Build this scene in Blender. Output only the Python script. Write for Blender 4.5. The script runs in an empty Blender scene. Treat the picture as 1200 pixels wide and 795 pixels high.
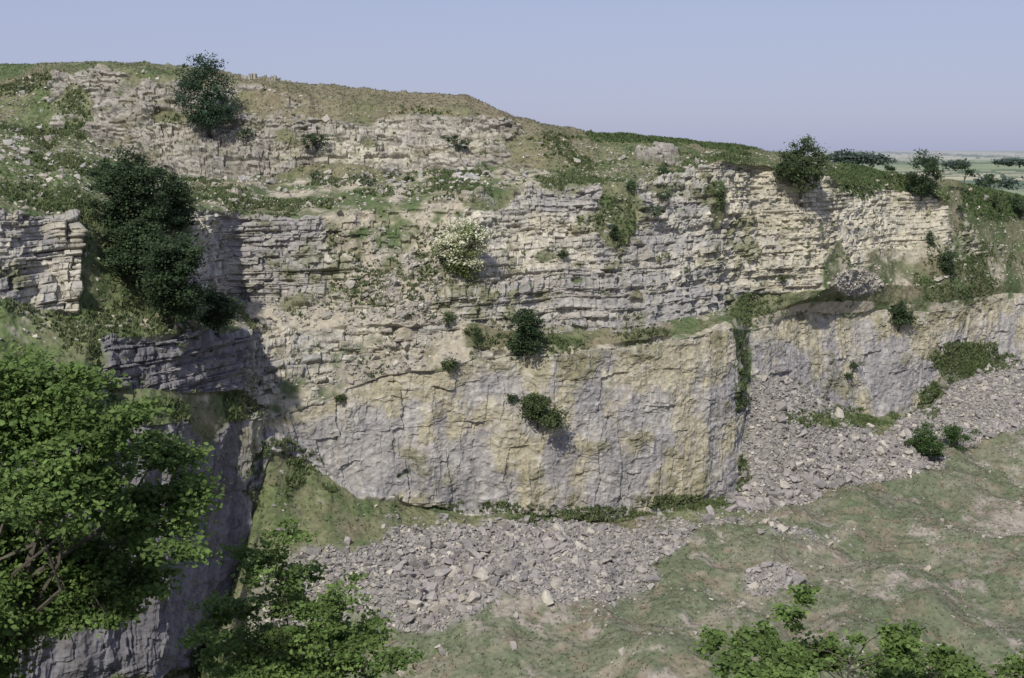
import bpy, bmesh, math
import numpy as np
rng=np.random.default_rng(7)
PIT=math.radians(8.3); F=1500.0
cp,sp=math.cos(PIT),math.sin(PIT)
def P(u,v,d):
    yy=(397.5-v)/F; k=d/(cp+yy*sp)
    return (u-600)/F*k, d, (-sp+yy*cp)*k
def proj(X,Y,Z):
    dep=np.maximum(Y*cp-Z*sp,0.5); up=Y*sp+Z*cp
    return 600+F*X/dep, 397.5-F*up/dep
# ---------------- noise ----------------
U32=np.uint32
def _i(a): return np.asarray(a).astype(np.int32).view(U32)
def h3(i,j,k,seed=0):
    n=_i(i)*U32(374761393)+_i(j)*U32(668265263)+_i(k)*U32(2147483647-58)+U32((seed*1274126177)&0xffffffff)
    n=(n^(n>>U32(13)))*U32(1274126177)
    n=(n^(n>>U32(15)))*U32(2246822519)
    n=n^(n>>U32(16))
    return (n&U32(0xffffff)).astype(np.float32)/np.float32(16777215.0)
def vn(x,y,z,seed=0):
    x=np.asarray(x,np.float32);y=np.asarray(y,np.float32);z=np.asarray(z,np.float32)
    xi,yi,zi=np.floor(x),np.floor(y),np.floor(z)
    fx,fy,fz=x-xi,y-yi,z-zi
    fx=fx*fx*(3-2*fx);fy=fy*fy*(3-2*fy);fz=fz*fz*(3-2*fz)
    r=0
    for a in (0,1):
        for b in (0,1):
            for c in (0,1):
                w=(fx if a else 1-fx)*(fy if b else 1-fy)*(fz if c else 1-fz)
                r=r+w*h3(xi+a,yi+b,zi+c,seed)
    return r
def fbm(x,y,z,o=3,seed=0):
    r=0;a=.5;t=0
    for i in range(o):
        r=r+a*vn(x,y,z,seed+i*17); t+=a; a*=.55; x=x*2.03+5.1;y=y*2.03+3.3;z=z*2.03+1.7
    return r/t
def sm(a,b,x):
    t=np.clip((x-a)/(b-a),0,1); return t*t*(3-2*t)
def band(x,a,b,s=8): return sm(a-s,a+s,x)*(1-sm(b-s,b+s,x))
def terr(x,k): 
    y=x*k; f=np.floor(y); return (f+sm(.6,1.0,y-f)+.25*(y-f))/k
# ---------------- surveyed stations ----------------
def c(u,*vd): return [(u,v,d) for v,d in vd]
S=[]
s0=c(-150,(78,190),(100,180),(150,160),(235,102),(365,100),(400,97),(450,95),(520,92),(800,87),(830,84),(880,80))
S.append([(-800,v,d) for _,v,d in s0]); S.append(s0)
S.append(c(0,(76,185),(95,176),(150,162),(238,104),(355,102),(400,98),(450,96),(520,95),(800,91),(830,88),(880,80)))
S.append([(90,74,180),(85,84,171),(90,160,162),(90,262,107),(95,375,105),(100,405,101),(100,455,100),(105,520,98),(60,800,93),(55,840,88),(50,880,80)])
S.append([(135,73,179),(150,80,169.5),(160,188,161),(150,280,113),(140,365,109),(125,400,104),(130,455,103),(150,500,101),(130,800,97),(120,840,90),(100,880,81)])
S.append([(210,77,178),(210,90,167.5),(215,212,158),(215,250,124),(215,350,116),(205,395,108.5),(205,455,107.5),(215,498,106.5),(190,800,102),(180,840,94),(165,890,84)])
S.append([(280,86,176),(280,98,166),(280,210,157),(240,250,127),(255,350,125),(288,390,119),(288,460,118),(285,497,117),(240,785,112),(225,840,98),(220,900,88)])
S.append([(330,95,174),(330,108,165),(330,208,157),(285,255,133),(280,355,131),(300,385,126),(303,450,122.5),(312,490,121.5),(318,525,121),(290,740,112),(280,880,96)])
S.append([(380,99,173),(380,116,165),(380,208,157),(375,250,134),(365,345,132),(350,385,129),(350,440,126),(345,485,124),(370,548,123.5),(370,740,110),(370,860,97)])
S.append([(455,107,172),(455,124,165),(455,204,158),(460,238,140),(460,365,131),(455,380,130),(455,420,129),(450,440,128),(450,585,126.5),(455,735,110),(455,860,96)])
S.append([(545,110,171),(545,128,165),(545,198,158),(550,225,142),(545,345,133.5),(540,380,133),(540,410,132),(540,425,131),(540,600,129.5),(560,725,111),(560,860,95)])
S.append([(600,136,171),(620,150,165),(640,198,158),(620,218,143),(630,385,137.5),(630,392,137),(635,405,135),(640,418,134),(630,608,132.5),(650,690,117),(660,860,94)])
S.append([(700,157,174),(705,170,168),(715,196,160),(710,215,147),(730,385,140.5),(732,390,139.5),(735,400,138),(735,408,137),(730,612,135.5),(760,650,126),(780,860,93)])
S.append([(800,165,174),(800,178,166),(800,192,160),(800,205,153),(815,370,147),(820,376,146),(825,386,143.5),(830,392,142.5),(820,592,141.5),(870,620,135),(900,860,93)])
S.append([(850,170,174),(850,178,167),(855,184,162),(850,190,158),(850,362,153),(852,370,151),(858,376,148),(861,385,146.5),(861,578,146),(930,600,142),(1000,860,93)])
S.append([(890,175,177),(892,180,171),(892,184,167),(890,190,163),(885,345,160),(880,360,159),(878,375,157),(876,388,156),(880,432,155),(985,575,149),(1050,860,93)])
S.append([(950,185,180),(950,188,174),(952,192,170),(955,198,166),(968,340,163),(955,350,162.8),(940,358,162.4),(925,372,162),(938,455,161),(1030,560,153),(1100,860,93)])
S.append([(995,195,187),(995,200,185),(995,205,182),(1000,222,177),(1005,320,171),(1000,338,170),(985,352,169),(970,368,168.5),(985,480,167.5),(1060,547,158),(1150,860,93)])
S.append([(1060,208,190),(1055,211,189),(1050,214,188),(1045,225,186),(1050,310,181),(1050,335,178),(1045,358,177),(1040,366,176.5),(1060,490,175),(1090,540,163),(1230,860,93)])
S.append([(1115,213,195),(1112,218,193),(1110,224,192),(1108,242,189),(1112,305,185),(1110,340,183),(1110,355,183),(1110,362,183),(1090,470,181),(1150,530,167),(1310,860,93)])
S.append([(1200,232,215),(1200,236,213),(1200,242,211),(1200,265,207),(1200,302,203),(1200,335,200),(1200,343,199),(1200,348,198),(1200,412,196),(1230,515,174),(1420,860,93)])
s1=c(1400,(262,240),(266,238),(272,236),(285,235),(315,230),(335,226),(340,225),(345,224),(400,222),(490,190),(860,93))
S.append(s1); S.append([(u+900,v,d) for u,v,d in s1])
S=np.array(S,float); NS=len(S)
tc=[]
for i in range(NS-1):
    du=np.abs(S[i+1,3:9,0]-S[i,3:9,0]).max(); dd=np.abs(S[i+1,3:9,2]-S[i,3:9,2]).max()
    n=int(max(du/1.2, dd*4.5))
    if i in (0,NS-2): n=60
    tc+=list(i+np.arange(n)/n)
tc=np.array(tc+[NS-1.0]); NC=len(tc)
LV=np.zeros((11,NC,3))
for k in range(11):
    for q in range(3): LV[k,:,q]=np.interp(tc,np.arange(NS),S[:,k,q])
for k in range(11):
    uu=LV[k,:,0]; z0=np.zeros_like(uu)
    amp=[2.5,8,10,9,7,5,6,6,9,8,0][k]; ad=[2,2.5,2,1.8,1.6,1.0,1.2,1.4,1.4,1,0][k]
    LV[k,:,1]+=amp*2*(fbm(uu/28,z0+k*7.3,z0,3,k)-.5)
    LV[k,:,2]+=ad*2*(fbm(uu/60,z0+(k//2)*3.1,z0+9,2,50)-.5)
segn=[26,110,60,150,42,60,42,230,180,150]
nearz=[(60,-42),(35,-25),(20,-14.5),(8,-5.5),(2,-2.4),(-6,-1.8),(-60,-1.0)]
rows=[];lv=[]
X0,Y0,Z0=P(LV[0,:,0],LV[0,:,1],LV[0,:,2])
xr=X0/Y0
def farrow(d,z,hz,am):
    x=xr*d; return np.stack([x,np.full(NC,d),z+am*(fbm(x/hz,np.full(NC,d/hz),np.zeros(NC),3,91)-.5)*2],-1)
fk=[(12000,-60,900,5),(5200,8,1300,16),(3200,-20,900,10),(1800,-17,500,5),(900,-15,250,2.5),(480,-13.5,120,1.5)]
fr=[farrow(*f) for f in fk]
fr.append(np.stack([X0*(Y0+70)/Y0,Y0+70,np.where(Z0>-5,Z0-6,Z0-1.6)],-1))
fr.append(np.stack([X0*(Y0+14)/Y0,Y0+14,Z0-.4],-1))
fr.append(np.stack([X0,Y0,Z0],-1))
fn=[6,14,18,22,26,30,20,14]
for i in range(8):
    for j in range(fn[i]):
        a=j/fn[i]; rows.append(fr[i]*(1-a)+fr[i+1]*a); lv.append(-8+i+a)
NF=len(rows)
for k in range(10):
    A=np.stack(P(*[LV[k,:,q] for q in range(3)]),-1); B=np.stack(P(*[LV[k+1,:,q] for q in range(3)]),-1)
    for j in range(segn[k]):
        a=j/segn[k]; rows.append(A*(1-a)+B*a); lv.append(k+a)
rows.append(B); lv.append(10.)
pv=B
for (d,z) in nearz:
    nb=np.stack([B[:,0]*(1.0),np.full(NC,float(d)),np.full(NC,float(z))],-1)
    for j in range(1,11):
        a=j/10; rows.append(pv*(1-a)+nb*a); lv.append(10+a)
    pv=nb
G=np.array(rows); lv=np.array(lv)[:,None]; NR=len(G)
def blur(A,n,ax):
    ker=np.hanning(n+2)[1:-1]; ker/=ker.sum(); h=n//2
    pad=[(0,0)]*A.ndim; pad[ax]=(h,h)
    B=np.pad(A,pad,mode='edge'); out=0
    L=A.shape[ax]
    for i in range(n):
        sl=[slice(None)]*A.ndim; sl[ax]=slice(i,i+L); out=out+ker[i]*B[tuple(sl)]
    return out
Gs=blur(blur(G,7,0),9,1); Gs[:NF-10]=G[:NF-10]
dr=np.gradient(Gs,axis=0); dc=np.gradient(Gs,axis=1)
Nn=np.cross(dr,dc); area=np.linalg.norm(Nn,axis=-1); Nn/=area[...,None]+1e-9
Nn=blur(blur(Nn,11,0),15,1); Nn/=np.linalg.norm(Nn,axis=-1,keepdims=True)+1e-9
X,Y,Z=[np.ascontiguousarray(Gs[...,q]).astype(np.float32) for q in range(3)]
U,V=proj(X,Y,Z)
plan=Gs[NF+sum(segn[:4])]
sl_=np.concatenate([[0],np.cumsum(np.hypot(*np.diff(plan[:,:2],axis=0).T))])[None,:].astype(np.float32)
SX=np.broadcast_to(sl_,X.shape); O0=np.zeros_like(X)
n6=fbm(X/7,Y/7,Z/5,4,1); n2=fbm(X/1.8,Y/1.8,Z/1.4,3,2); n05=fbm(X/.5,Y/.5,Z/.4,2,3); n20=fbm(X/22,Y/22,Z/15,3,4)
nb=fbm(X/4+9,Y/4,Z/1.2,3,5); n3=fbm(X/3+4,Y/3,Z/2.4,4,6)
lvn=lv+.25*(n6-.5)
def seg(k,s=.06): return sm(k-s,k+s,lvn)*(1-sm(k+1-s,k+1+s,lvn))
def ell(u,v,ru,rv,k=1.): 
    return k*np.clip(1.6-1.1*(((U-u)/ru)**2+((V-v)/rv)**2),0,1)
W=(seg(1)*(band(U,60,640,15)*.68)+seg(0)*band(U,130,570,20)*.3
  +seg(2)*(band(U,180,640,20)*.22+band(U,640,760,10)*.2)
  +seg(1)*band(U,740,800,10)*.6
  +seg(3)*(band(U,-900,93)*.95+band(U,222,378)*1.0+band(U,378,540)*.34+band(U,540,975,10)*.88+band(U,975,1112)*sm(335,300,V)*.72+band(U,1112,2500)*.36)
  +seg(5)*(band(U,118,293,5)*1.1+band(U,293,545)*.58)+seg(4)*(band(U,320,545)*.4+band(U,545,860)*.45)
  +seg(6)*(.3+band(U,560,870)*.15+band(U,290,390)*.25)+seg(7)*(1.2)+seg(6)*band(U,-900,100)*.4)
for e in [(725,250,25,45,.75),(840,240,12,30,.6),(470,330,40,40,.4),(640,405,60,10,.4),(575,235,32,14,.45),(690,262,18,14,.5),(480,555,20,14,.6),(480,460,55,14,.4),(1130,430,40,34,.9),(540,470,25,22,.3),(872,410,12,60,.7),
          (420,128,60,12,.55),(520,122,50,14,.6),(300,118,30,12,.55),(640,175,40,22,.5),(982,320,14,34,.8),(1003,352,18,26,.6),(968,262,10,20,.4),(200,140,26,10,.4),(330,165,18,14,.3),(390,205,60,12,.5),(90,130,20,30,.5),(640,300,14,8,.5),(900,330,20,12,.3),(780,300,10,8,.4),(800,222,40,9,.5),(255,135,30,10,.4),(930,400,30,30,.4),(620,480,30,16,.3),(1090,300,20,20,.4),(600,340,30,8,.35),(860,215,20,8,.3),(690,330,24,6,.3),(760,345,20,7,.3),(1050,300,30,10,.4),(620,365,20,6,.3),(330,330,20,10,.3)]:
    W=W-ell(*e)
rock=sm(.36,.60,W+(n6-.5)*1.0+(n2-.5)*.6)*(lv>-.01)*(lv<8.25)
wall=seg(7); upper=np.clip(seg(1)+seg(0)+seg(2),0,1)
scr=(ell(600,662,160,52)+ell(500,695,80,46)+ell(350,700,80,60,.6)+ell(430,640,70,30,.4)+ell(735,638,80,18,.7)
     +ell(940,500,80,85)+ell(900,565,60,38)+ell(1030,540,80,26)+ell(1150,470,80,48)+ell(1210,445,60,50,.9)+ell(1100,505,60,22,.8)+ell(905,682,40,14,.8)+ell(950,635,60,10,.4)+ell(900,430,30,40,.6)
     +ell(1005,332,30,14,.8))
scr=np.clip(scr,0,1)*sm(7.9,8.1,lvn)-ell(990,492,50,9,.5)
scr=np.maximum(scr,seg(4)*band(U,300,545)*.55); scr=np.maximum(scr,seg(3)*band(U,378,545)*.40); scr=np.maximum(scr,(seg(5)+seg(6))*band(U,295,540)*.55)
scr=np.maximum(scr,ell(1005,332,30,16,.9)); scr=np.maximum(scr,seg(2)*band(U,240,560)*.28); scr=np.maximum(scr,(seg(2)+seg(1))*band(U,-50,130)*.18)
scr=np.maximum(scr,sm(8,8.15,lvn)*(1-sm(8.85,9.15,lvn))*.34*sm(300,330,U))
scree=sm(.32,.75,scr+(n6-.5)*.75+(n2-.5)*.6)*(1-rock)
def blocks(s,z,tmin,tmax,wmin,wmax,seed):
    r=np.random.default_rng(seed); b=(np.cumsum(r.uniform(tmin,tmax,900)*r.choice([.5,1,1.6],900))-90).astype(np.float32)
    i=np.clip(np.searchsorted(b,z),1,899); ed=np.minimum(z-b[i-1],b[i]-z)
    w=wmin+(wmax-wmin)*h3(i,O0,O0,seed)
    q=s/w+37*h3(i,O0+1,O0,seed)+1.1*vn(s/w*.8,i*3.7,O0,seed+3)
    bi=np.floor(q); f=q-bi
    return h3(i,O0+5,O0,seed),h3(i,bi,O0,seed+9),ed,np.minimum(f,1-f)*w,i
zb=Z+.35*(n20-.5)*2+.18*(n6-.5)+.18*(n2-.5)-.01*X
sb=SX+.9*(n2-.5)
r1,r2,ed,es,_=blocks(sb,zb,.45,1.2,.8,2.6,11)
q1,q2,ed2,es2,_=blocks(sb+5,zb+1.3,.24,.6,.35,1.3,23)
m1,m2,ed3,es3,_=blocks(SX+2.5*(n6-.5)+.6*(n2-.5),zb+1.6*(n3-.5),2.2,6,1.2,4.2,31)
k1,k2,_,_,_=blocks(SX+2*(n3-.5),zb+1.2*(n2-.5),.7,2.2,.5,1.8,37)
bm_=sm(.44,.64,fbm(SX/6,zb/3.5,O0,3,77)-.03+.18*sm(3.35,3.9,lv))
crk=np.maximum(sm(.10,.03,ed),.8*sm(.10,.03,es))*(.2+.8*bm_)
crk2=np.maximum(sm(.07,.02,ed2),sm(.07,.02,es2))
bigst=(fbm(SX/9,zb/16,O0,3,71)-.5)*3.2
tn3=terr(n3,9)
bed=(.3+.7*bm_)*(.42*(r1-.5)+.8*(r2-.5))+.2*(q1-.5)+(.6-.3*bm_)*(q2-.5)-.18*crk-.06*crk2+bigst+.8*(n2-.5)+(1-bm_)*1.9*(tn3-.5)+.25*(n05-.5)
bed=bed-.35*sm(.64,.72,vn(zb/1.7,O0,O0,88))*sm(.4,.7,vn(SX/4,zb/1.5,O0,89))
bed=bed*(1-.3*band(U,985,1112))
lfw=sm(305,280,U)
flute=fbm(SX/1.5,zb/9,O0,4,61)-.5
ridg=1-np.abs(2*fbm(SX/3.6+.6*(n3-.5),zb/10,O0,2,62)-1)
vcr=sm(.95,.99,ridg)*sm(.45,.62,n6)
crk3=np.clip(sm(.09,.03,es3)*.5*sm(.48,.6,n3)+.3*sm(.07,.02,ed3)*sm(.5,.62,n6)+.6*vcr,0,1)
mas=bigst*.5+(.28+1.7*lfw)*flute+.42*(m2-.5)+.12*(m1-.5)+.9*(tn3-.5)+.35*(n2-.5)+.2*(n05-.5)-.15*crk3+.28*(k2-.5)*sm(.42,.6,n6)+.5*(terr(n6,10)-.5)
rag=.9*bed+1.0*(n6-.5)+.8*(n3-.5)+.25*(r2-.5)
wl=np.clip(wall,0,1)
D=rock*((1-wl)*((1-upper)*bed+upper*rag)+wl*mas)
lum=(n2-.5)*.9+(n05-.5)*.28
D=D+(1-rock)*(lum*(.45+.9*scree)+.6*(n6-.5)*sm(0,.5,lv)+.5*(q2-.5)*band(U,300,545)*seg(3))
fl=sm(8.3,9.2,lv)*(1-sm(10,10.3,lv))
D=D+fl*((fbm(X/13,Y/13,O0,3,8)-.5)*5.0+(fbm(X/5,Y/5,O0,2,9)-.5)*2.0)
D=np.where(lv<-.2,(n2-.5)*.3*(lv>-2.5),D)
D=D*np.where(lv>10.5,.3,1)
Gd=Gs+Nn*D[...,None]
Gd[...,2]+=(1-rock)*.12*(n05-.5)*(lv>-1)
# ---- colour (albedo, with left-wall shade and far haze painted in)
def C(*a): return np.array(a,np.float32)
def mx(a,b,t): return a+(b-a)*np.clip(t,0,1)[...,None]
one=np.ones(X.shape+(3,),np.float32)
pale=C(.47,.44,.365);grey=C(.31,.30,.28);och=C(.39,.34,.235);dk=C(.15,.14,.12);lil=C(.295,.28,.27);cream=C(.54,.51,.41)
rc=mx(one*pale,grey,sm(.36,.62,fbm(SX/5,zb/2.5,O0,4,91)*.75+r2*.15+.12*r1)); rc=mx(rc,och,sm(.55,.8,nb)*.5); rc=mx(rc,cream,sm(.6,.95,q2)*.5)
rc=mx(rc,dk,crk*.3*bm_+.4*sm(.56,.74,n2)*sm(.46,.6,n6)+.12*crk2)
yl=np.clip(band(U,930,1120,20)+ell(450,320,120,100,.4)+ell(900,250,60,80,.7)+ell(600,290,70,50,.3)+seg(6)*.5,0,1)*(1-wl)
rc=mx(rc,cream*C(1,.975,.9),yl*.5)
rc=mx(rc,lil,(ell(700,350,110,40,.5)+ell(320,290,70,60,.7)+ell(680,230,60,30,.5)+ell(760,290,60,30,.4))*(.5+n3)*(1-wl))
rc=mx(rc,C(.16,.165,.085),sm(.55,.68,n6*.5+n2*.5)*.75)
uc=mx(one*C(.32,.295,.245),C(.20,.185,.15),sm(.4,.62,n3)); uc=mx(uc,pale*.9,sm(.56,.8,n2)*.6); uc=mx(uc,C(.36,.34,.31),r2*.5); uc=mx(uc,dk,crk*.5+crk2*.3); uc=mx(uc,C(.16,.15,.085),sm(.55,.7,nb)*.65)
uc=mx(uc,cream*.9,(ell(480,170,110,30,.6)+ell(210,170,40,30,.4)+ell(380,180,60,20,.4))*sm(.35,.6,n2))
rc=mx(rc,uc,upper*.95)
st=fbm(SX/.9,zb/7,O0,3,35)
lc=mx(one*lil,C(.39,.37,.335),sm(.42,.62,fbm(X/3,Y/3,Z/4,4,33))*.9); lc=mx(lc,C(.215,.203,.205),sm(.50,.68,st)*.45)
lc=mx(lc,C(.24,.228,.228),m2*.3); lc=mx(lc,C(.39,.35,.23),sm(.49,.66,fbm(SX/3.2,zb/4,O0,4,37)+.26*sm(.45,0,lv-7)-.02)*.75)
lc=mx(lc,C(.20,.19,.11),sm(.56,.66,n6*.5+n3*.5+.10*sm(.4,0,lv-7))*.75); lc=mx(lc,dk,crk3*.5)
lc=mx(lc,pale,sm(.52,.7,n2)*.55*sm(.7,.05,lv-7)); lc=mx(lc,C(.42,.405,.38),sm(.6,.75,n05)*.4)
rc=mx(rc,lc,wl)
lfshade=sm(300,270,U)*sm(380,400,V); rc=mx(rc,mx(one*C(.09,.088,.10),C(.19,.185,.20),sm(.35,.65,st)*.6+.5*(n3-.3)),lfshade*.85)  # left cliffs darkened in colour to stand in for shade, streaks on top
g1=C(.095,.128,.055);g2=C(.165,.17,.095);g3=C(.205,.175,.12);dirt=C(.37,.33,.25)
gn=fbm(X/3.2,Y/3.2,Z/3,4,41)
gr=mx(one*g1,g2,sm(.35,.6,gn)); gr=mx(gr,g3,sm(.52,.72,fbm(X/5,Y/5,Z/5,4,43))*.8); gr=mx(gr,g1*.75,sm(.55,.75,n2)*.6)
gr=mx(gr,C(.13,.17,.068),(ell(900,620,160,40,.3)+ell(30,300,60,120,.8)+ell(1140,420,50,25,1)+ell(330,580,60,40,.6)+ell(990,490,60,14,.8)+ell(60,190,90,60,.5)+ell(60,400,120,40,.7))*np.clip(4*(n2-.3),0,1))
gr=mx(gr,C(.21,.175,.12),seg(0)*band(U,220,700)*.55+seg(1)*band(U,150,700)*.4)
fcol=mx(one*C(.145,.162,.10),C(.20,.195,.14),sm(.4,.65,fbm(X/8,Y/5,O0,4,47))); fcol=mx(fcol,C(.30,.27,.225),sm(.57,.70,gn+.14*(n2-.5)+ell(1180,610,60,30,.25)+ell(620,715,60,30,.3)))
fcol=mx(fcol,C(.22,.175,.13),sm(.53,.67,fbm(X/2,Y/1.5,O0,4,49))*.6); fcol=mx(fcol,C(.10,.13,.07),sm(.5,.68,fbm(X/1.1,Y/.8,O0,3,51))*.6)
def path(pts,w):
    r=0
    for (x0,y0),(x1,y1) in zip(pts[:-1],pts[1:]):
        dx,dy=x1-x0,y1-y0; t=np.clip(((X-x0)*dx+(Y-y0)*dy)/(dx*dx+dy*dy),0,1); dd=np.hypot(X-x0-t*dx,Y-y0-t*dy)+1.6*(n2-.5)+2*(n6-.5)
        r=np.maximum(r,sm(w,w*.3,dd))
    return r
tr=np.maximum(path([P(u,v,d)[:2] for u,v,d in [(600,800,93),(700,745,101),(810,700,109),(900,655,121),(1000,610,137)]],1.0),path([P(u,v,d)[:2] for u,v,d in [(690,800,93),(800,750,100),(900,712,107),(1060,640,126),(1200,600,141)]],.8))
fcol=mx(fcol,C(.29,.26,.20),tr*.55)
gr=mx(gr,fcol,sm(8.5,9.1,lvn))
dirtm=(seg(3)+seg(4)+seg(5))*band(U,290,548)*.56+seg(6)*(.25+.35*sm(285,310,U))+seg(2)*band(U,240,640)*.25+seg(3)*band(U,950,1130)*.4+seg(4)*.3+(seg(1)+seg(2))*.15+seg(8)*.12
gr=mx(gr,mx(one*dirt,C(.43,.39,.30),n2),sm(.35,.65,dirtm+(gn-.5)*1.1+(n2-.5)*.5))
scol=mx(one*C(.32,.30,.28),C(.19,.18,.17),n05)
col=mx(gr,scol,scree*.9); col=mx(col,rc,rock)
farm=(lv<-1.2)
fx,fy=np.floor(X/160+2*(n20-.5)),np.floor(Y/(140+Y*.12))
ff=h3(fx,fy,O0,5)
fc=mx(one*C(.24,.28,.17),C(.42,.40,.27),sm(.3,.8,ff)); fc=mx(fc,C(.13,.17,.11),sm(.78,.82,h3(fx,fy,fx*0,6))); fc=mx(fc,C(.30,.32,.36),sm(1200,6000,Y)*.8)  # fields fade to pale blue-grey with distance: haze put into the colour
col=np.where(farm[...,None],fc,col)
col=col*(1+.35*(n05-.5))[...,None]
pu,pvv=proj(Gd[...,0],Gd[...,1],Gd[...,2])
# ---------------- mesh helpers ----------------
def build(name,verts,faces,cols,mats,midx=None,smooth=False):
    verts=np.asarray(verts,np.float32).reshape(-1,3)
    me=bpy.data.meshes.new(name); me.vertices.add(len(verts)); me.vertices.foreach_set('co',verts.ravel())
    tot=[];idx=[]
    for f in faces:
        f=np.asarray(f,np.int32); idx.append(f.ravel()); tot.append(np.full(len(f),f.shape[1],np.int32))
    idx=np.concatenate(idx);tot=np.concatenate(tot); st=np.concatenate([[0],np.cumsum(tot)[:-1]]).astype(np.int32)
    me.loops.add(len(idx)); me.loops.foreach_set('vertex_index',idx)
    me.polygons.add(len(tot)); me.polygons.foreach_set('loop_start',st); me.polygons.foreach_set('loop_total',tot)
    if midx is not None: me.polygons.foreach_set('material_index',np.asarray(midx,np.int32))
    me.update(calc_edges=True)
    a=me.color_attributes.new('Col','FLOAT_COLOR','POINT')
    cc=np.ones((len(verts),4),np.float32); cc[:,:3]=np.asarray(cols).reshape(-1,3); a.data.foreach_set('color',cc.ravel())
    me.polygons.foreach_set('use_smooth',np.full(len(tot),smooth))
    for m in mats: me.materials.append(m)
    ob=bpy.data.objects.new(name,me); bpy.context.scene.collection.objects.link(ob); return ob
def mat(name,scale=2.0,amt=.45,bump=.3,bscale=6.,trans=0,rough=.95):
    m=bpy.data.materials.new(name); m.use_nodes=True; nt=m.node_tree; nt.nodes.clear(); N=nt.nodes.new; L=nt.links.new
    o=N('ShaderNodeOutputMaterial'); at=N('ShaderNodeAttribute'); at.attribute_name='Col'
    tcn=N('ShaderNodeTexCoord'); nz=N('ShaderNodeTexNoise'); nz.inputs['Scale'].default_value=scale; nz.inputs['Detail'].default_value=5; nz.inputs['Roughness'].default_value=.7
    L(tcn.outputs['Object'],nz.inputs['Vector'])
    mr=N('ShaderNodeMapRange'); mr.inputs['From Min'].default_value=.3; mr.inputs['From Max'].default_value=.7; mr.inputs['To Min'].default_value=1-amt; mr.inputs['To Max'].default_value=1+amt
    L(nz.outputs['Fac'],mr.inputs['Value'])
    ml=N('ShaderNodeVectorMath'); ml.operation='SCALE'; L(at.outputs['Color'],ml.inputs[0]); L(mr.outputs['Result'],ml.inputs['Scale'])
    b=N('ShaderNodeBsdfPrincipled'); b.inputs['Roughness'].default_value=rough; b.inputs['Specular IOR Level'].default_value=.15
    L(ml.outputs[0],b.inputs['Base Color'])
    if bump>0:
        n2_=N('ShaderNodeTexNoise'); n2_.inputs['Scale'].default_value=bscale; n2_.inputs['Detail'].default_value=3; L(tcn.outputs['Object'],n2_.inputs['Vector'])
        bp=N('ShaderNodeBump'); bp.inputs['Strength'].default_value=bump; bp.inputs['Distance'].default_value=.15; L(n2_.outputs['Fac'],bp.inputs['Height']); L(bp.outputs['Normal'],b.inputs['Normal'])
    if trans:
        t=N('ShaderNodeBsdfTranslucent'); L(ml.outputs[0],t.inputs['Color']); mxs=N('ShaderNodeMixShader'); mxs.inputs[0].default_value=trans
        L(b.outputs[0],mxs.inputs[1]); L(t.outputs[0],mxs.inputs[2]); L(mxs.outputs[0],o.inputs[0])
    else: L(b.outputs[0],o.inputs[0])
    return m
M_ter=mat('limestone_and_turf',1.6,.28,.45,3.); M_rock=mat('boulder_stone',1.5,.25,.4,5.); M_leaf=mat('leaf',.6,.2,0,trans=.38,rough=.6); M_bark=mat('bark',3,.3,.4,8.); M_grass=mat('grass_blades',.8,.2,0,trans=.3)
M_far=mat('distant_pasture',.01,.15,0)
def slab(name,r0,r1,m):
    A=Gd[r0:r1]; n,k=A.shape[:2]; i=(np.arange(n-1)[:,None]*k+np.arange(k-1)[None,:]).ravel()
    return build(name,A,[np.stack([i,i+k,i+k+1,i+1],1)],col[r0:r1],[m])
rf=NF+sum(segn[:8])
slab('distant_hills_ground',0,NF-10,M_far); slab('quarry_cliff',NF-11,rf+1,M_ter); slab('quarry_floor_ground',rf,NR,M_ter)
# ---------------- scatter helpers ----------------
inview=((pu>-60)&(pu<1260)&(pvv>40)&(pvv<840)&(lv>-1)&(lv<10.01)).astype(float)
def pick(w,n):
    w=(w*area*inview).ravel(); cs=np.cumsum(w); i=np.searchsorted(cs,rng.random(n)*cs[-1]); return np.clip(i,0,len(w)-1)
Gf=Gd.reshape(-1,3); Cf=col.reshape(-1,3)
def hulls(k,seed):
    r=np.random.default_rng(seed); out=[]
    for _ in range(k):
        p=r.uniform(-1,1,(13,3)); p/=np.maximum(np.abs(p).max(1,keepdims=True),1e-3)**.75; p*=r.uniform(.8,1,(13,1))
        bm=bmesh.new(); [bm.verts.new(q) for q in p]; bmesh.ops.convex_hull(bm,input=bm.verts)
        bmesh.ops.delete(bm,geom=[v for v in bm.verts if not v.link_faces],context='VERTS'); bmesh.ops.triangulate(bm,faces=bm.faces)
        bm.verts.index_update(); out.append((np.array([v.co[:] for v in bm.verts]),np.array([[v.index for v in f.verts] for f in bm.faces]))); bm.free()
    return out
HU=hulls(16,3)
def rotm(n,tilt=1.0):
    a=rng.uniform(0,6.283,n); b=rng.normal(0,.45*tilt,n); g=rng.normal(0,.45*tilt,n)
    ca,sa,cb,sb_,cg,sg=np.cos(a),np.sin(a),np.cos(b),np.sin(b),np.cos(g),np.sin(g); z=np.zeros(n); o=np.ones(n)
    Rz=np.stack([ca,-sa,z,sa,ca,z,z,z,o],-1).reshape(n,3,3); Rx=np.stack([o,z,z,z,cb,-sb_,z,sb_,cb],-1).reshape(n,3,3); Ry=np.stack([cg,z,sg,z,o,z,-sg,z,cg],-1).reshape(n,3,3)
    return Rx@Ry@Rz
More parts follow.
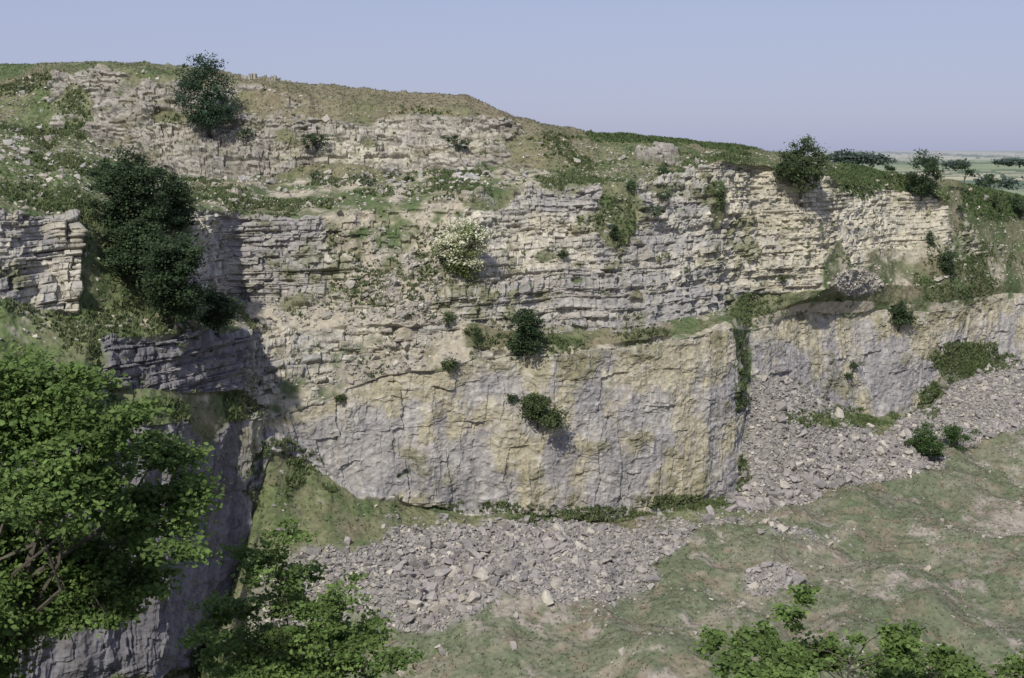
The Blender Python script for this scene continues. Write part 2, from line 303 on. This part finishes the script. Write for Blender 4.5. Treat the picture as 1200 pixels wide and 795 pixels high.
def rocks(name,idx,size,cols):
    vs=[];fs=[];cs=[];off=0; hv=rng.integers(0,len(HU),len(idx))
    for h,(hvv,hf) in enumerate(HU):
        m=np.where(hv==h)[0]
        if len(m)==0: continue
        n=len(m); sc=size[m][:,None]*np.stack([rng.uniform(.8,1.4,n),rng.uniform(.6,1,n),rng.uniform(.35,.8,n)],-1)*.5
        v=hvv[None]*sc[:,None,:]; v=np.einsum('nij,nkj->nki',rotm(n),v)+Gf[idx[m]][:,None,:]+np.stack([0*sc[:,0],0*sc[:,0],.14*size[m]],-1)[:,None,:]
        vs.append(v.reshape(-1,3)); fs.append((hf[None]+off+np.arange(n)[:,None,None]*len(hvv)).reshape(-1,3)); off+=n*len(hvv)
        cs.append(np.repeat(cols[m],len(hvv),0))
    return build(name,np.concatenate(vs),[np.concatenate(fs)],np.concatenate(cs),[M_rock])
def rcol(n,a=C(.34,.312,.29),b=C(.21,.20,.19),cc=C(.43,.40,.34)):
    t=rng.random((n,1)); k=a*(1-t)+b*t; q=(rng.random((n,1))<.18); return np.where(q,cc,k)*rng.uniform(.85,1.15,(n,1))
lowS=(scree*sm(7.95,8.05,lv))
NRK=20000
i1=pick(lowS+.05*np.clip(scr,0,1)*(lv>8),NRK)
sz=.18+.28*rng.random(NRK)+np.clip(rng.pareto(2.6,NRK)*.16,0,1.2)
rocks('scree_boulders',i1,sz,rcol(NRK))
i1b=pick(lowS*(.12+ell(520,700,60,30)+ell(1000,555,80,20)+ell(1060,530,40,14)+ell(900,590,60,18)+ell(600,650,80,30,.3)),560)
rocks('large_boulders',i1b,.65+1.05*rng.random(560)**2,rcol(560,C(.34,.31,.29),C(.26,.24,.23)))
i1c=pick((1-rock)*(ell(60,160,90,60)+ell(500,208,120,10,2)+ell(270,205,60,12,2)+ell(200,190,40,20)),230)
rocks('hillside_boulders',i1c,.4+.9*rng.random(230)**2,rcol(230,C(.40,.385,.36),C(.30,.285,.27)))
upS=scree*(lv<7.95)+.05*(lv>1)*(lv<5)*(1-rock)
i2=pick(upS,6000); rocks('cliff_talus_stones',i2,.14+.24*rng.random(6000)+np.clip(rng.pareto(2.6,6000)*.14,0,1.1),rcol(6000,C(.41,.375,.31),C(.28,.265,.235),C(.48,.45,.38)))
i3=pick((lv>8.2)*(1-scree)*(.15+sm(.55,.7,n6)+tr)*sm(9.95,9.3,lv),1700); rocks('scattered_floor_stones',i3,.12+np.clip(rng.pareto(2.6,1700)*.18,0,.9),rcol(1700,C(.40,.36,.30),C(.27,.255,.23)))
def tufts(name,w,n,h0,h1,c1,c2,blend=.5,wid=.06,nb_=4):
    i=pick(w,n); p=Gf[i]; bc=Cf[i]; t=rng.random((n,1)); cc=(1-blend)*bc+blend*(c1*(1-t)+c2*t)
    hh=rng.uniform(h0,h1,n); V_=np.zeros((n,nb_,3,3)); 
    for b in range(nb_):
        a=rng.uniform(0,6.283,n); r=rng.uniform(.0,.25,n)*hh*2; o=p+np.stack([np.cos(a)*r,np.sin(a)*r,-.03+0*a],-1)
        a2=rng.uniform(0,6.283,n); wv=np.stack([np.cos(a2),np.sin(a2),0*a],-1)*(wid*hh/.3)[:,None]
        ln=np.stack([rng.normal(0,.4,n)*hh,rng.normal(0,.4,n)*hh,hh*rng.uniform(.6,1.1,n)],-1)
        V_[:,b,0]=o-wv;V_[:,b,1]=o+wv;V_[:,b,2]=o+ln
    f=np.arange(n*nb_*3).reshape(-1,3)
    return build(name,V_.reshape(-1,3),[f],np.repeat(cc,nb_*3,0),[M_grass])
gm=(1-rock)*(1-scree)*(1-.85*band(U,945,992)*(lv>2.9)*(lv<4.2))
tufts('rough_grass',gm*((lv>8.1)*1.0+(lv<=8.1)*1.2*sm(.3,.15,dirtm)),65000,.10,.27,C(.14,.165,.092),C(.205,.20,.135),.4,.07)
foot=ell(690,603,60,9)+ell(800,590,50,8)+ell(640,608,40,6)+ell(330,560,45,40,.6)+ell(400,585,60,16,.6)+ell(866,440,8,40,.4)+ell(985,490,60,12,.9)+ell(1140,420,50,18,.8)+ell(580,595,60,6)+ell(1090,470,12,20)+ell(240,478,60,16,.9)+ell(250,780,30,20)+ell(870,560,8,25,.4)
tufts('nettle_bed',np.clip(foot,0,1)*(n6>.42)*(.3+(n2>.5)),10000,.22,.5,C(.10,.15,.055),C(.17,.205,.095),.9,.12,5)
br=ell(800,161,110,7)+ell(870,168,50,7)+ell(1020,203,40,14)+ell(1170,235,40,22)+ell(1010,215,22,16)+ell(720,158,30,4)
tufts('bracken',np.clip(br,0,1)*(lv<6),9000,.25,.5,C(.085,.135,.05),C(.14,.185,.08),.95,.16,5)
tufts('cliff_ledge_plants',gm*(lv<8)*(lv>1)*sm(.5,.62,n6)+.05*rock*(lv<7)*(n2>.5),18000,.2,.48,C(.095,.14,.055),C(.17,.20,.095),.85,.12,5)
# ---------------- trees ----------------
def ground(u,v):
    i=np.argmin(((pu-u)**2+(pvv-v)**2+1e6*(lv<-.9)+1e6*(lv>10.01)).ravel()); return Gf[i].copy()
def tubes(segs,ns=6):
    vs=[];fs=[];off=0
    for pts,rads in segs:
        pts=np.array(pts);k=len(pts)
        for j in range(k):
            t=pts[min(j+1,k-1)]-pts[max(j-1,0)]; t=t/(np.linalg.norm(t)+1e-9); a=np.cross(t,[.3,.9,.2]); a/=np.linalg.norm(a)+1e-9; b=np.cross(t,a)
            an=np.arange(ns)*2*math.pi/ns; vs.append(pts[j]+rads[j]*(np.cos(an)[:,None]*a+np.sin(an)[:,None]*b))
        for j in range(k-1):
            for q in range(ns): fs.append([off+j*ns+q,off+j*ns+(q+1)%ns,off+(j+1)*ns+(q+1)%ns,off+(j+1)*ns+q])
        off+=k*ns
    return np.concatenate(vs),np.array(fs)
def tree(name,base,lobes,nleaf,leaf,c1,c2,ncl,sig,trunk,flat=.6,shell=.45,flower=0,near=False,bark=C(.10,.09,.07),lowf=.6,nlimb=16,limb0=.45):
    lobes=np.array(lobes,float); vol=np.prod(lobes[:,3:],1)**.8; li=rng.choice(len(lobes),ncl,p=vol/vol.sum())
    d=rng.normal(size=(ncl,3)); d/=np.linalg.norm(d,axis=1,keepdims=True); rr=rng.random(ncl)**shell
    cc=lobes[li,:3]+d*rr[:,None]*lobes[li,3:]
    ctr=np.average(lobes[:,:3],axis=0,weights=vol); segs=[]
    if trunk>0:
        low=ctr*(.75)+base*.25; low[2]=base[2]+(ctr[2]-base[2])*lowf
        mid=(base+low)/2+rng.normal(0,.15*trunk*4,3)*[1,1,0]
        segs.append(([base-[0,0,.4],mid,low,ctr],[trunk*1.2,trunk,trunk*.7,trunk*.4]))
        for j in rng.choice(ncl,min(nlimb,ncl),replace=False):
            st=base+(low-base)*rng.uniform(limb0,1.0) if rng.random()<.4 else low+(ctr-low)*rng.random()
            e=cc[j]; m=(st+e)/2+rng.normal(0,.08,3)*np.linalg.norm(e-st)+[0,0,.05]
            segs.append(([st,m,e],[trunk*.4,trunk*.22,trunk*.06]))
        for j in rng.choice(ncl,min(nlimb*3,ncl),replace=False):
            e=cc[j]; s_=e+(ctr-e)*rng.uniform(.1,.25 if near else .5); segs.append(([s_,(s_+e)/2+rng.normal(0,.05,3),e],[trunk*.12,trunk*.08,trunk*.03]))
        tv,tf=tubes(segs,5)
    k=rng.integers(0,ncl,nleaf); szc=rng.uniform(.6,1.35,ncl)*sig
    o=rng.normal(size=(nleaf,3))*[1,1,flat]*szc[k][:,None]; p=cc[k]+o
    a=rng.normal(size=(nleaf,3))*[1,1,.5]; a/=np.linalg.norm(a,axis=1,keepdims=True)
    up=rng.normal(size=(nleaf,3))*.55+[-.1,-.25,.7]; b=np.cross(up,a); b/=np.linalg.norm(b,axis=1,keepdims=True)+1e-9; nn=np.cross(a,b)
    s=leaf*rng.uniform(.6,1.25,(nleaf,1)); lum=(rng.uniform(.75,1.25,ncl)[k]*rng.uniform(.8,1.2,nleaf))[:,None]; t=np.clip(rng.random(ncl)[k]*.6+rng.random(nleaf)*.4,0,1)[:,None]
    lc_=(c1*(1-t)+c2*t)*lum
    if flower>0:
        # umbels sit on the outside (upper, outer side) of the bush
        outw=((p-ctr)*[0.3,-.5,.7]).sum(1); fm=(rng.random(ncl)<flower)[k]&(rng.random(nleaf)<.8)&(outw>np.percentile(outw,30)); lc_[fm]=C(.78,.77,.60)
    if near:
        q=[p-a*s*.5,p-a*s*.2+b*s*.36+nn*s*.08,p+a*s*.2+b*s*.30+nn*s*.06,p+a*s*.55-nn*s*.08,p+a*s*.2-b*s*.30+nn*s*.06,p-a*s*.2-b*s*.36+nn*s*.08]
        lvv=np.stack(q,1).reshape(-1,3); i=np.arange(nleaf)[:,None]*6; lf_=np.concatenate([i+[0,3,2,1],i+[0,5,4,3]]); kk=6
    else:
        q=[p-a*s*.5,p+b*s*.4,p+a*s*.5,p-b*s*.4]; lvv=np.stack(q,1).reshape(-1,3); i=np.arange(nleaf)[:,None]*4; lf_=i+[0,1,2,3]; kk=4
    lcc=np.repeat(lc_,kk,0)
    if trunk>0:
        vs=np.concatenate([lvv,tv]); cs=np.concatenate([lcc,np.tile(bark,(len(tv),1))]); mi=np.concatenate([np.zeros(len(lf_)),np.ones(len(tf))])
        return build(name,vs,[lf_,tf+len(lvv)],cs,[M_leaf,M_bark],mi)
    return build(name,lvv,[lf_],lcc,[M_leaf,M_bark])
DG=(C(.050,.082,.042),C(.092,.132,.062)); MG=(C(.075,.11,.048),C(.13,.165,.072)); BG=(C(.10,.165,.045),C(.185,.265,.08))
def mtree(name,u,v,h,w,cols=DG,dens=1.,trunkfrac=.12,lobn=8,flower=0,off=0.,trk=True,sh=.45,core=.36):
    b=ground(u,v); k=(b[1]*cp-b[2]*sp)/F; H=h*k; Wd=w*k; lob=[]
    ch=H*(1-trunkfrac)
    for j in range(lobn):
        an=rng.uniform(0,6.283); zz=rng.uniform(.12,.88); rad=Wd*.5*math.sqrt(max(0,1-(2*zz-.9)**2))*rng.uniform(.35,.8)
        r=rng.uniform(.24,.36)*min(Wd,ch*1.2); lob.append((b[0]+off*k+math.cos(an)*rad,b[1]+math.sin(an)*rad-.15*Wd,b[2]+H*trunkfrac+ch*(.1+.8*zz),r*.9,r*.9,r*.75))
    lob.append((b[0]+off*k,b[1]-.15*Wd,b[2]+H*trunkfrac+ch*.5,Wd*core,Wd*core,ch*.45))
    n=int(dens*max(500,w*h*1.7)); nc=max(14,int(w*h/50*dens))
    return tree(name,b,lob,n,max(.18,.24 if H>3 else .17),cols[0],cols[1],nc,.36 if H>3 else .2,max(.03,H*.022) if trk else 0,flower=flower,shell=sh,nlimb=10)
b_=ground(246,160); k_=(b_[1]*cp-b_[2]*sp)/F
lb=[(b_[0]+du*k_,b_[1]-2+dy,b_[2]+dz*k_,ru*k_,ru*k_,rz*k_) for du,dy,dz,ru,rz in [(0,0,45,24,36),(-14,0,66,17,18),(5,0,76,17,17),(17,1,52,17,20),(-22,0,46,14,16),(14,-1,26,20,18),(-8,0,24,16,16),(26,0,34,10,12),(-6,0,84,12,9),(-26,1,62,9,10)]]
tree('ash_tree',b_,lb,11000,.25,C(.042,.08,.048),C(.08,.135,.072),330,.36,.2,nlimb=12)
mtree('hawthorn_tree',165,292,106,112,DG,1.4,.06,14)
mtree('hawthorn_tree',205,388,118,80,DG,1.5,.02,10)
mtree('hawthorn_tree',165,345,88,70,DG,1.4,.05,8)
mtree('hawthorn_tree',255,395,62,42,DG,1.2,.05,6)
mtree('hawthorn_tree',200,272,62,64,DG,1.3,.05,6)
mtree('elder_bush',544,325,74,54,(C(.17,.22,.08),C(.26,.31,.13)),2.6,.0,9,flower=.8,core=.42)
mtree('hawthorn_bush',617,426,68,44,DG,1.3,.0,7)
mtree('hawthorn_bush',630,500,44,56,MG,1.3,.0,7)
mtree('hawthorn_tree',940,243,78,70,(C(.075,.11,.05),C(.12,.16,.07)),1.2,.28,10,off=-6)
mtree('ash_tree',1080,232,57,46,DG,1.6,.03,9,core=.42); mtree('ash_tree',1130,216,28,20,DG,1,.1,5)
for a in [(1043,206,22,24),(1160,222,17,34),(1107,318,25,26),(1052,388,38,28),(1082,534,38,54),(1122,526,28,38),(1088,286,18,12),(1050,375,20,22)]: mtree('hawthorn_bush',*a,DG if a[1]<500 else (C(.06,.11,.04),C(.11,.175,.06)),1.4,.0,6,core=.42)
for a in [(768,254,14,34),(740,222,9,24),(537,178,24,32),(372,178,26,44),(720,284,26,15),(525,384,20,14),(556,398,16,24),(526,434,20,26),(866,480,60,11),(868,430,36,8),(980,366,22,34),(992,445,16,22),(432,218,12,24),(778,205,10,18),(778,232,9,24),(290,165,16,30),(1000,432,14,16),(1190,250,24,40),(1165,240,18,34),(372,212,12,20),(660,302,10,14),(480,213,8,26),(1125,250,10,20),(845,250,30,10),(600,470,10,16),(400,470,8,14),(915,330,8,14)]:
    mtree('cliff_shrub',*a,DG if rng.random()<.5 else MG,.9,.0,5,trk=a[2]>15)
lob=[]
for u,v,d,ru,rv in [(1000,186,700,24,4),(985,184,700,12,4),(1030,187,700,12,3),(1150,212,420,10,3),(1190,214,420,14,3),(1120,193,900,14,2.5),(1185,190,1100,20,2),(1090,189,1000,8,2)]:
    x,y,z=P(u,v,d); k=d/F; lob.append((x,y,z,ru*k,ru*k*.5,rv*k))
tree('distant_woodland',np.array([0,0,0.]),lob,9000,1.8,C(.09,.13,.11),C(.13,.17,.14),260,1.8,0)
def L(d,*it):
    o=[]
    for (u,v,ru,rv) in it:
        dd=d+rng.uniform(-1.5,1.5); x,y,z=P(u,v,dd); k=dd/F; o.append((x,y,z,ru*k,ru*k*1.1,rv*k))
    return o
def hillz(y): return np.interp(y,[-60,-6,2,8,20,35,60],[-1,-1.8,-2.4,-5.5,-14.5,-25,-42])
x,_,_=P(-60,600,24)
tree('sycamore_tree',np.array([x-1,24,hillz(24)]),L(24,(50,500,70,45),(-10,475,60,45),(20,440,50,28),(90,452,40,20),(130,500,60,30),(195,530,38,28),(225,578,34,26),(80,570,90,50),(180,605,60,36),(210,648,32,24),(20,650,90,50),(120,665,75,42),(170,690,44,22),(-40,560,80,90),(-30,730,70,55),(0,775,44,40),(50,718,55,24),(110,718,50,16)),62000,.115,BG[0],BG[1],760,.19,.16,flat=.42,shell=.5,near=True,nlimb=22,lowf=.8,limb0=.85)
x,_,_=P(350,900,27)
tree('sycamore_tree',np.array([x,27,hillz(27)]),L(27,(310,660,42,26),(262,715,42,20),(345,695,50,30),(405,700,32,16),(390,745,70,28),(450,765,44,14),(300,760,70,32),(335,628,26,14),(275,645,22,10),(420,675,20,9),(240,745,28,12),(350,785,110,26)),21000,.10,BG[0],BG[1],420,.13,.05,flat=.38,shell=.55,near=True,nlimb=30,lowf=.7,limb0=.8)
x,_,_=P(960,900,22)
tree('ash_tree',np.array([x,22,hillz(22)]),L(22,(943,700,14,18),(925,722,18,16),(890,750,34,14),(835,752,26,9),(960,765,36,18),(1005,745,12,14),(1055,750,26,20),(1060,785,60,14),(1110,770,22,10),(1190,785,24,13),(900,785,70,14),(1140,792,50,8)),10500,.10,BG[0],BG[1],300,.09,.04,flat=.7,shell=.6,near=True,nlimb=36,lowf=.8,limb0=.8)
# ---------------- light ----------------
sc=bpy.context.scene
sd=np.array([-.24,-.78,.76]); sd/=np.linalg.norm(sd); el=math.asin(sd[2]); rot=math.atan2(sd[0],sd[1])
sl=bpy.data.lights.new('sun','SUN'); sl.energy=3.9; sl.angle=math.radians(1.5); sl.color=(1,.955,.87)
so=bpy.data.objects.new('sun',sl); sc.collection.objects.link(so)
from mathutils import Vector
so.rotation_euler=Vector(tuple(sd)).to_track_quat('Z','Y').to_euler()
w=bpy.data.worlds.new('World'); sc.world=w; w.use_nodes=True; nt=w.node_tree; nt.nodes.clear()
sky=nt.nodes.new('ShaderNodeTexSky'); sky.sky_type='NISHITA'; sky.sun_disc=False; sky.sun_elevation=el; sky.sun_rotation=rot; sky.air_density=1.0; sky.dust_density=1.0; sky.ozone_density=1.0
mixn=nt.nodes.new('ShaderNodeMix'); mixn.data_type='RGBA'; mixn.inputs[0].default_value=.74
mixn.inputs[7].default_value=(3.75,4.05,6.3,1)   # summer haze
bg=nt.nodes.new('ShaderNodeBackground'); bg.inputs['Strength'].default_value=.105; wo=nt.nodes.new('ShaderNodeOutputWorld')
nt.links.new(sky.outputs[0],mixn.inputs[6]); nt.links.new(mixn.outputs[2],bg.inputs[0]); nt.links.new(bg.outputs[0],wo.inputs[0])
cam=bpy.data.cameras.new('camera'); co=bpy.data.objects.new('camera',cam); sc.collection.objects.link(co); sc.camera=co
cam.lens=45; cam.sensor_width=36; cam.clip_end=30000; cam.clip_start=.1; co.location=(0,0,0); co.rotation_euler=(math.radians(90)-PIT,0,0)
sc.view_settings.view_transform='Standard'; sc.view_settings.look='None'; sc.view_settings.exposure=0
print('grid',NR,NC)
